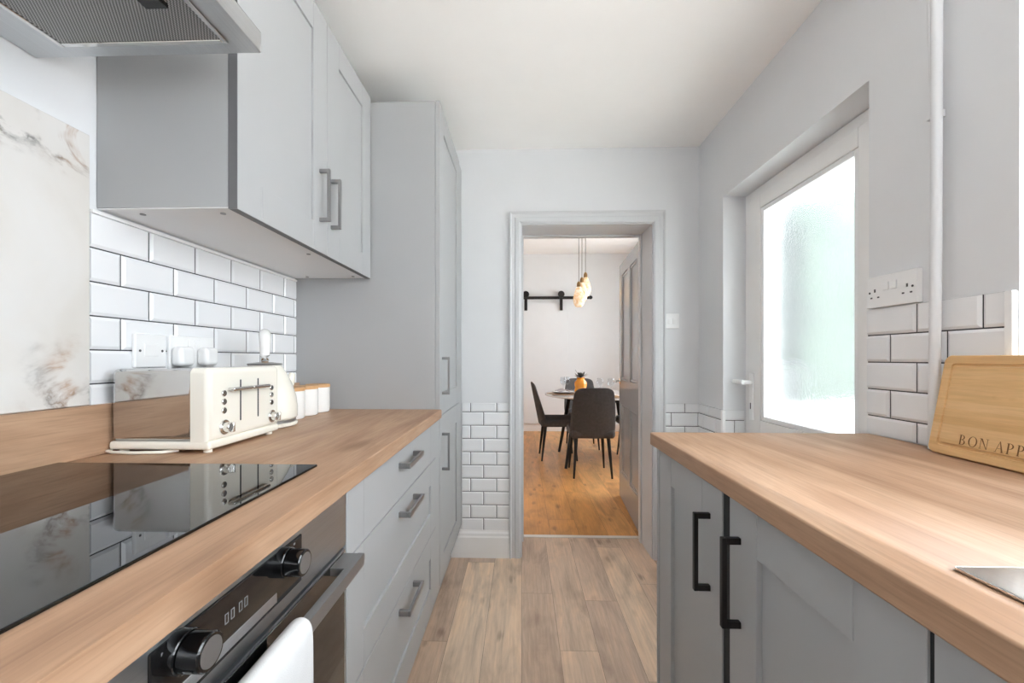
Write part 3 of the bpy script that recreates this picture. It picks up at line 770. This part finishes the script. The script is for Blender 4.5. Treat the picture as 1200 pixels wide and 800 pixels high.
# chopping board leaning on the right wall
LN = .19; cl, sl = math.cos(LN), math.sin(LN)
def BP(u, v, n): return Vector((.950 - .05 * u + v * sl - n * cl, .992 - u, WZ + .0005 + v * cl + (n + .017) * sl))
bd = thing('chopping_board', 'bamboo chopping board with engraved lettering leaning on the right wall', 'chopping board', BP(0, 0, 0))
BL, BH = .325, .226
def rrect(u0, u1, v0, v1, r, n=6):
    P = []
    for cx, cy, a0 in ((u1 - r, v1 - r, 0), (u0 + r, v1 - r, PI / 2), (u0 + r, v0 + r, PI), (u1 - r, v0 + r, 1.5 * PI)):
        for i in range(n + 1): a = a0 + PI / 2 * i / n; P.append((cx + r * math.cos(a), cy + r * math.sin(a)))
    return P
m = MB(); O = rrect(0, BL, 0, BH, .016)
def ringv(P, n): return [m.bm.verts.new(BP(u, v, n)) for u, v in P]
def inset(d, r): return rrect(d, BL - d, d, BH - d, max(r, .002))
L = [ringv(inset(.002, .014), -.017), ringv(O, -.015), ringv(O, -.002), ringv(inset(.002, .014), 0), ringv(inset(.019, .008), 0), ringv(inset(.0205, .007), -.003), ringv(inset(.0245, .006), -.003), ringv(inset(.026, .005), 0)]
for A_, D_ in zip(L, L[1:]):
    N = len(A_)
    for j in range(N): m.bm.faces.new((A_[j], A_[(j + 1) % N], D_[(j + 1) % N], D_[j]))
m.bm.faces.new(L[0][::-1]); m.bm.faces.new(L[-1])
m.build('board', 'bamboo', bd, angle=30)
# engraved serif lettering, built letter by letter (unit cap height)
def bar_(x0, x1, y0, y1): return [(x0, y0), (x1, y0), (x1, y1), (x0, y1)]
def stem(x, w=.13): return [bar_(x, x + w, 0, 1), bar_(x - .07, x + w + .07, 0, .035), bar_(x - .07, x + w + .07, .965, 1)]
def bowl(cx, cy, rx, ry, a0, a1, wx, wy, n=14):
    qs = []
    for i in range(n):
        t0, t1 = a0 + (a1 - a0) * i / n, a0 + (a1 - a0) * (i + 1) / n
        qs.append([(cx + rx * math.cos(t0), cy + ry * math.sin(t0)), (cx + rx * math.cos(t1), cy + ry * math.sin(t1)), (cx + (rx - wx) * math.cos(t1), cy + (ry - wy) * math.sin(t1)), (cx + (rx - wx) * math.cos(t0), cy + (ry - wy) * math.sin(t0))])
    return qs
def letter(c):
    H = PI / 2
    if c == 'B': return stem(.08) + bowl(.24, .755, .30, .245, -H, H, .12, .04) + bowl(.26, .27, .36, .27, -H, H, .13, .04) + [bar_(.2, .27, .96, 1), bar_(.2, .27, .0, .04), bar_(.2, .27, .5, .54)], .72
    if c == 'P': return stem(.08) + bowl(.24, .73, .34, .27, -H, H, .13, .04) + [bar_(.2, .25, .96, 1), bar_(.2, .25, .46, .5)], .68
    if c == 'O': return bowl(.46, .5, .42, .52, 0, 2 * PI, .13, .04, 30), .92
    if c == 'N': return [bar_(.1, .15, 0, 1), bar_(.68, .73, 0, 1), [(.08, 1), (.24, 1), (.73, 0), (.66, 0)], bar_(0, .24, 0, .035), bar_(.58, .83, .965, 1), bar_(0, .2, .965, 1)], .86
    if c == 'A': return [[(.08, 0), (.13, 0), (.42, 1), (.38, 1)], [(.60, 0), (.75, 0), (.44, 1.02), (.37, 1.02)], bar_(.2, .62, .33, .37), bar_(0, .22, 0, .035), bar_(.52, .84, 0, .035)], .82
    if c == 'E': return stem(.08) + [bar_(.2, .58, .96, 1), bar_(.2, .6, 0, .04), bar_(.2, .48, .49, .53), bar_(.56, .6, 0, .2), bar_(.54, .58, .8, 1), bar_(.45, .48, .42, .6)], .66
    if c == 'T': return [bar_(.3, .43, 0, 1), bar_(.22, .51, 0, .035), bar_(.02, .71, .96, 1), bar_(.02, .06, .78, 1), bar_(.67, .71, .78, 1)], .73
    if c == 'I': return stem(.1), .34
    return [], .22
m = MB(); ux, hgt, gap_ = .068, .0215, .14
for c in 'BON APPETIT':
    q, wd = letter(c)
    for P in q:
        f0 = m.bm.faces.new([m.bm.verts.new(BP(ux + x * hgt, .0285 + y * hgt, .0003)) for x, y in P])
    ux += (wd + gap_) * hgt
m.build('lettering', 'engrave', bd, smooth=False)

# right wall socket
rs = thing('double_socket', 'empty white double wall socket above the tiles beside the back door', 'socket', (WX, 1.155, 1.35))
MB().box(WX - .016, WX, 1.078, 1.232, 1.306, 1.395, .003, 3).build('plate', 'plastic', rs)
for y in (1.143, 1.167): MB().box(WX - .019, WX - .015, y - .009, y + .009, 1.352, 1.374, .001, 1).build('rocker', 'plastic', rs)
for y0 in (1.105, 1.203):
    m = MB(); m.box(WX - .0166, WX - .0155, y0 - .0025, y0 + .0025, 1.350, 1.359); m.box(WX - .0166, WX - .0155, y0 - .0145, y0 - .008, 1.333, 1.337); m.box(WX - .0166, WX - .0155, y0 + .008, y0 + .0145, 1.333, 1.337)
    m.build('pin_holes', 'dark', rs)
for y in (1.09, 1.22): MB().cyl((WX - .0155, y, 1.35), (WX - .0168, y, 1.35), .003, n=12).build('screw', 'dark', rs)
# switch on the end wall
sw = thing('light_switch', 'white switch plate on the end wall beside the dining doorway', 'switch', (.866, 2.4, 1.375))
MB().box(.823, .908, 2.39, 2.4, 1.333, 1.418, .003, 3).build('plate', 'plastic', sw)
for x in (.852, .880): MB().box(x - .009, x + .009, 2.387, 2.3905, 1.36, 1.391, .001, 1).build('rocker', 'plastic', sw)
# pipes
pp = thing('wall_pipe', 'thick grey painted pipe running up the right wall', 'pipe', (.99, 1.012, WZ))
MB().tube([(.992, 1.018, WZ + .0005), (.992, 1.012, 1.5), (.992, 1.010, CH - .0005)], .0108, n=24).build('pipe', 'wall', pp)
pq = thing('wall_conduit', 'thin painted conduit left of the thick pipe on the right wall', 'conduit', (1.015, 1.034, WZ))
MB().tube([(1.007, 1.034, WZ + .0005), (1.007, 1.034, 1.75), (1.009, 1.046, 2.1), (1.010, 1.056, CH - .0005)], .006, n=16).build('conduit', 'wall', pq)
MB().box(.998, WX - .0005, 1.022, 1.046, 1.747, 1.765, .002).build('clip', 'wall', pq)

# ------------------------------------------------------------------ dining room
tab = thing('dining_table', 'round pale-topped dining table on black splayed legs', 'table', (.87, 4.72, 0))
MB().lathe([(0, .735), (.585, .735), (.60, .742), (.60, .753), (.594, .757), (0, .757)], (.87, 4.72, 0), 72).build('tabletop', 'table', tab)
MB().lathe([(0, .68), (.30, .68), (.30, .735), (0, .735)], (.87, 4.72, 0), 48).build('apron', 'blackwood', tab)
for a in (1, 3, 5, 7):
    ca_, sa_ = math.cos(a * PI / 4 + .0), math.sin(a * PI / 4 + .0)
    MB().cyl((.87 + ca_ * .57, 4.72 + sa_ * .55, 0.0005), (.87 + ca_ * .40, 4.72 + sa_ * .40, .735), .015, .026, n=18).build('leg', 'blackwood', tab)

ch = thing('dining_chair', 'charcoal dining chair seen from behind, nearest the doorway', 'chair', (.690, 4.17, 0), 'charcoal chairs round the dining table')
m = MB(); m.box(-.215, .215, -.21, .23, .385, .475, .035, 5); m.build('seat', 'fabric', ch, local=True)
m = MB(); nu, nv = 12, 12; g0 = []
for j in range(nv + 1):
    v = j / nv; row = []
    for i in range(nu + 1):
        u = -1 + 2 * i / nu
        wd = .232 - .035 * v
        top = .885 - .035 * abs(u) ** 6
        z = .385 + (top - .385) * v
        if v > .6: wd *= 1 - .06 * ((v - .6) / .4) ** 2
        if v < .3: wd *= .90 + .10 * math.sin(v / .3 * PI / 2)
        y = -.215 - .10 * v + .055 * u * u * (1 - .4 * v)
        row.append((u * wd, y, z))
    g0.append(row)
fr = [[m.bm.verts.new(p) for p in row] for row in g0]
bk = [[m.bm.verts.new((p[0] * .99, p[1] + .018 + .045 * (1 - j / nv) * (1 - .3 * abs(-1 + 2 * i / nu)), p[2])) for i, p in enumerate(row)] for j, row in enumerate(g0)]
for j in range(nv):
    for i in range(nu):
        m.bm.faces.new((fr[j][i], fr[j][i + 1], fr[j + 1][i + 1], fr[j + 1][i])); m.bm.faces.new((bk[j][i], bk[j + 1][i], bk[j + 1][i + 1], bk[j][i + 1]))
for i in range(nu):
    m.bm.faces.new((fr[0][i + 1], fr[0][i], bk[0][i], bk[0][i + 1])); m.bm.faces.new((fr[nv][i], fr[nv][i + 1], bk[nv][i + 1], bk[nv][i]))
for j in range(nv):
    m.bm.faces.new((fr[j][0], fr[j + 1][0], bk[j + 1][0], bk[j][0])); m.bm.faces.new((fr[j + 1][nu], fr[j][nu], bk[j][nu], bk[j + 1][nu]))
bo = m.build('backrest', 'fabric', ch, local=True, angle=180); ss = bo.modifiers.new('soft', 'SUBSURF'); ss.levels = 1; ss.render_levels = 2
for sx in (-1, 1):
    for y0, y1 in ((-.15, -.195), (.16, .205)):
        MB().cyl((sx * .184, y1, .0005), (sx * .155, y0, .395), .009, .019, n=16).build('leg', 'blackwood', ch, local=True)
dup(ch, (.42, 4.83, 0), -PI / 2 + .03, 'charcoal dining chair in profile left of the table')
dup(ch, (.80, 5.42, 0), PI, 'charcoal dining chair across the table, mostly behind the amber vase')
dup(ch, (1.36, 4.80, 0), PI / 2, 'charcoal dining chair right of the table behind the open grey door')

TZ = .7575
va = thing('vase', 'ribbed amber vase of dark leaves on the dining table', 'vase', (.668, 4.65, TZ))
prof = [(0, 0), (.055, 0), (.066, .012), (.071, .04), (.068, .062), (.062, .074), (.068, .088), (.072, .112), (.066, .138), (.048, .158), (.042, .168), (.045, .186), (.040, .186), (.036, .165), (0, .165)]
m = MB().lathe(prof, (0, 0, 0), 48)
m.build('body', 'amber', va, local=True)
for k in range(11):
    a = k * 2 * PI / 11 + .3; el = .6 + .5 * (k % 3) / 2; Lh = .105 + .03 * (k % 2)
    d = Vector((math.cos(a) * math.cos(el), math.sin(a) * math.cos(el), math.sin(el))); s_ = Vector((-math.sin(a), math.cos(a), 0))
    m = MB(); P0 = Vector((0, 0, .17)); rows = []
    for i in range(7):
        t = i / 6; wv = .019 * math.sin(PI * min(1, t * .9 + .1)); c_ = P0 + d * Lh * t + Vector((0, 0, -.02 * t * t))
        rows.append([m.bm.verts.new(c_ - s_ * wv), m.bm.verts.new(c_ + Vector((0, 0, .003))), m.bm.verts.new(c_ + s_ * wv)])
    for A_, D_ in zip(rows, rows[1:]):
        for j in range(2): m.bm.faces.new((A_[j], A_[j + 1], D_[j + 1], D_[j]))
    lf_ = m.build('leaf', 'leafm' if k % 3 else 'petal', va, local=True, angle=180); sdf = lf_.modifiers.new('t', 'SOLIDIFY'); sdf.thickness = .0015

def setting(cx, cy, lab, first=[None]):
    pass
pm = tag(MB().lathe([(0, .0003), (.185, .0003), (.19, .002), (.185, .0045), (0, .0045)], (0, 0, 0), 48).build('placemat', 'mat_gold'), 'round woven gold placemat on the left side of the table', 'placemat', 'round placemats'); pm.location = (.475, 4.72, TZ)
def cp(o, loc, lab):
    c = o.copy(); C.objects.link(c); c.location = loc; c['label'] = lab; return c
PLZ = TZ + .0048
pl = tag(MB().lathe([(0, .0), (.075, .0), (.085, .004), (.132, .017), (.135, .019), (.130, .019), (.083, .0085), (0, .006)], (0, 0, 0), 48).build('dinner_plate', 'plate'), 'white dinner plate on the left gold placemat', 'plate', 'white dinner plates'); pl.location = (.475, 4.72, PLZ)
cp(pm, (.87, 4.33, TZ), 'round woven gold placemat on the near side of the table'); cp(pl, (.87, 4.33, PLZ), 'white dinner plate on the near gold placemat')
cp(pm, (.90, 5.11, TZ), 'round woven gold placemat on the far side of the table'); cp(pl, (.90, 5.11, PLZ), 'white dinner plate on the far gold placemat')
m = MB(); r = bmesh.ops.create_grid(m.bm, x_segments=10, y_segments=10, size=.065)
for v in r['verts']: v.co.z = .016 + .02 * math.cos(v.co.x * 24) ** 2 * (1 - abs(v.co.y) * 6) + .006 * math.sin(v.co.y * 50)
na = m.build('napkin', 'napkin', angle=180); sd = na.modifiers.new('t', 'SOLIDIFY'); sd.thickness = .006; sd.offset = 1
na.location = (.475, 4.72, PLZ + .006); na.rotation_euler = (0, 0, .5); tag(na, 'folded grey napkin on the left dinner plate', 'napkin')
wg = thing('wine_glass', 'leftmost wine glass, behind the left place setting', 'glass', (.50, 4.92, TZ), 'wine glasses on the dining table')
MB().lathe([(0, 0.0003), (.034, .0003), (.033, .003), (.006, .006), (.004, .012), (.004, .075), (.008, .082), (.03, .10), (.039, .125), (.038, .15), (.033, .178), (.0318, .178), (.0365, .15), (.0375, .125), (.028, .102), (0, .086)], (0, 0, 0), 32).build('bowl_and_stem', 'wineglass', wg, local=True)
dup(wg, (.555, 5.02, TZ), 0, 'second wine glass from the left, beside the far chair')
dup(wg, (.89, 4.68, TZ), 0, 'wine glass right of the amber vase')
dup(wg, (1.00, 4.62, TZ), 0, 'wine glass beside the open grey door')

# sliding barn door on its track
bn = thing('barn_door', 'white sliding barn door hanging on the far dining wall', 'door', (.33, 6.5, 0))
m = MB(); m.box(-.06, .735, 6.512, 6.533, .125, 2.035, .003)
m.build('slab', 'wall_cool', bn)
for x in (.07, .625):
    hm = MB().box(x - .024, x + .024, 6.466, 6.476, 1.91, 2.15, .002).build('hanger', 'blackmetal', bn)
    MB().cyl((x, 6.452, 2.165), (x, 6.47, 2.165), .052, n=32, bev=.003).build('wheel', 'blackmetal', hm)
tk = thing('barn_door_track', 'black steel sliding door track on the far dining wall', 'track', (.3, 6.53, 2.11))
MB().box(-.9, 1.10, 6.476, 6.486, 2.088, 2.134, .002).build('rail', 'blackmetal', tk)
for x in (-.8, -.2, .35, 1.0): MB().cyl((x, 6.486, 2.11), (x, 6.56, 2.11), .014, n=14).build('spacer', 'blackmetal', tk)
MB().cyl((1.085, 6.455, 2.111), (1.085, 6.476, 2.111), .028, n=18).build('end_stop', 'blackmetal', tk)

# pendants
pe = thing('pendant_light', 'lowest and leftmost of three glass pendant lamps over the table', 'lamp', (.630, 4.52, 0), 'glass pendant lamps over the dining table')
def pendant(root, z):
    MB().lathe([(.0, 2.819), (.05, 2.819), (.05, 2.80), (.0, 2.795)]).build('ceiling_rose', 'brass', root, local=True)
    MB().cyl((0, 0, z + .03), (0, 0, 2.80), .0035, n=10).build('cord', 'cord', root, local=True)
    MB().lathe([(0, .035), (.012, .035), (.022, .015), (.024, -.03), (0, -.03)], (0, 0, z)).build('lamp_cap', 'brass', root, local=True)
    MB().lathe([(.022, -.02), (.032, -.04), (.05, -.09), (.062, -.14), (.063, -.175), (.054, -.215), (.036, -.24), (.03, -.243), (.034, -.238), (.051, -.213), (.06, -.175), (.059, -.14), (.047, -.09), (.029, -.04), (.02, -.02)], (0, 0, z), 32).build('shade', 'shade', root, local=True)
pendant(pe, 1.965)
p2 = thing('pendant_light', 'middle of three glass pendant lamps over the table', 'lamp', (.690, 4.70, 0), 'glass pendant lamps over the dining table'); pendant(p2, 2.045)
p3 = thing('pendant_light', 'highest and rightmost of three glass pendant lamps over the table', 'lamp', (.752, 4.84, 0), 'glass pendant lamps over the dining table'); pendant(p3, 2.13)

# ------------------------------------------------------------------ light
wd = bpy.data.worlds.new('sky'); bpy.context.scene.world = wd; wd.use_nodes = True
bg = wd.node_tree.nodes['Background']; bg.inputs[0].default_value = (.88, .945, 1, 1); nt = wd.node_tree       # bright cloud on the garden side, duller sky behind the house
tcw = nt.nodes.new('ShaderNodeTexCoord'); dp = nt.nodes.new('ShaderNodeVectorMath'); dp.operation = 'DOT_PRODUCT'; dp.inputs[1].default_value = (.97, .0, .2)
mr = nt.nodes.new('ShaderNodeMapRange'); mr.interpolation_type = 'SMOOTHSTEP'
for k_, v_ in enumerate((0, -.3, .8, 1.6, 7.5)):
    if k_: mr.inputs[k_].default_value = v_
nt.links.new(tcw.outputs['Generated'], dp.inputs[0]); nt.links.new(dp.outputs['Value'], mr.inputs[0]); nt.links.new(mr.outputs[0], bg.inputs[1])
def portal(loc, rot, sx, sy):
    l = bpy.data.lights.new('daylight_portal', 'AREA'); l.shape = 'RECTANGLE'; l.size = sx; l.size_y = sy; l.cycles.is_portal = True
    o = bpy.data.objects.new('daylight_portal', l); C.objects.link(o); o.location = loc; o.rotation_euler = rot
portal((1.295, -.145, 1.63), (0, PI / 2, 0), 1.14, 2.01)        # towards -X
portal((.65, -1.41, 1.775), (PI / 2, 0, PI), .7, .95)  # at the added rear window
portal((2.21, 4.5, 1.6), (0, PI / 2, 0), 1.6, 2.2)

sn = bpy.data.lights.new('sun', 'SUN'); sn.energy = 26; sn.angle = .02; sn.color = (.96, .975, 1)
so = bpy.data.objects.new('sun', sn); C.objects.link(so); so.rotation_euler = Vector((.36, .06, -.93)).to_track_quat('-Z', 'Y').to_euler()

# ------------------------------------------------------------------ camera and view
cam = bpy.data.cameras.new('camera'); cam.sensor_width = 36; cam.lens = 481 / 1200 * 36; cam.shift_x = .00286; cam.shift_y = .0161; cam.clip_start = .02
co = bpy.data.objects.new('camera', cam); C.objects.link(co); co.location = (0, 0, 1.1635); co.rotation_euler = (PI / 2, 0, .03)
sc = bpy.context.scene; sc.camera = co
sc.view_settings.view_transform = 'Standard'; sc.view_settings.look = 'None'; sc.view_settings.gamma = 1; sc.view_settings.use_curve_mapping = False
sc.view_settings.exposure = 0.42
sc.cycles.use_denoising = True
sc.cycles.max_bounces = 14; sc.cycles.diffuse_bounces = 8; sc.cycles.glossy_bounces = 6; sc.cycles.transmission_bounces = 10; sc.cycles.transparent_max_bounces = 12
sc.cycles.caustics_reflective = False; sc.cycles.sample_clamp_indirect = 8
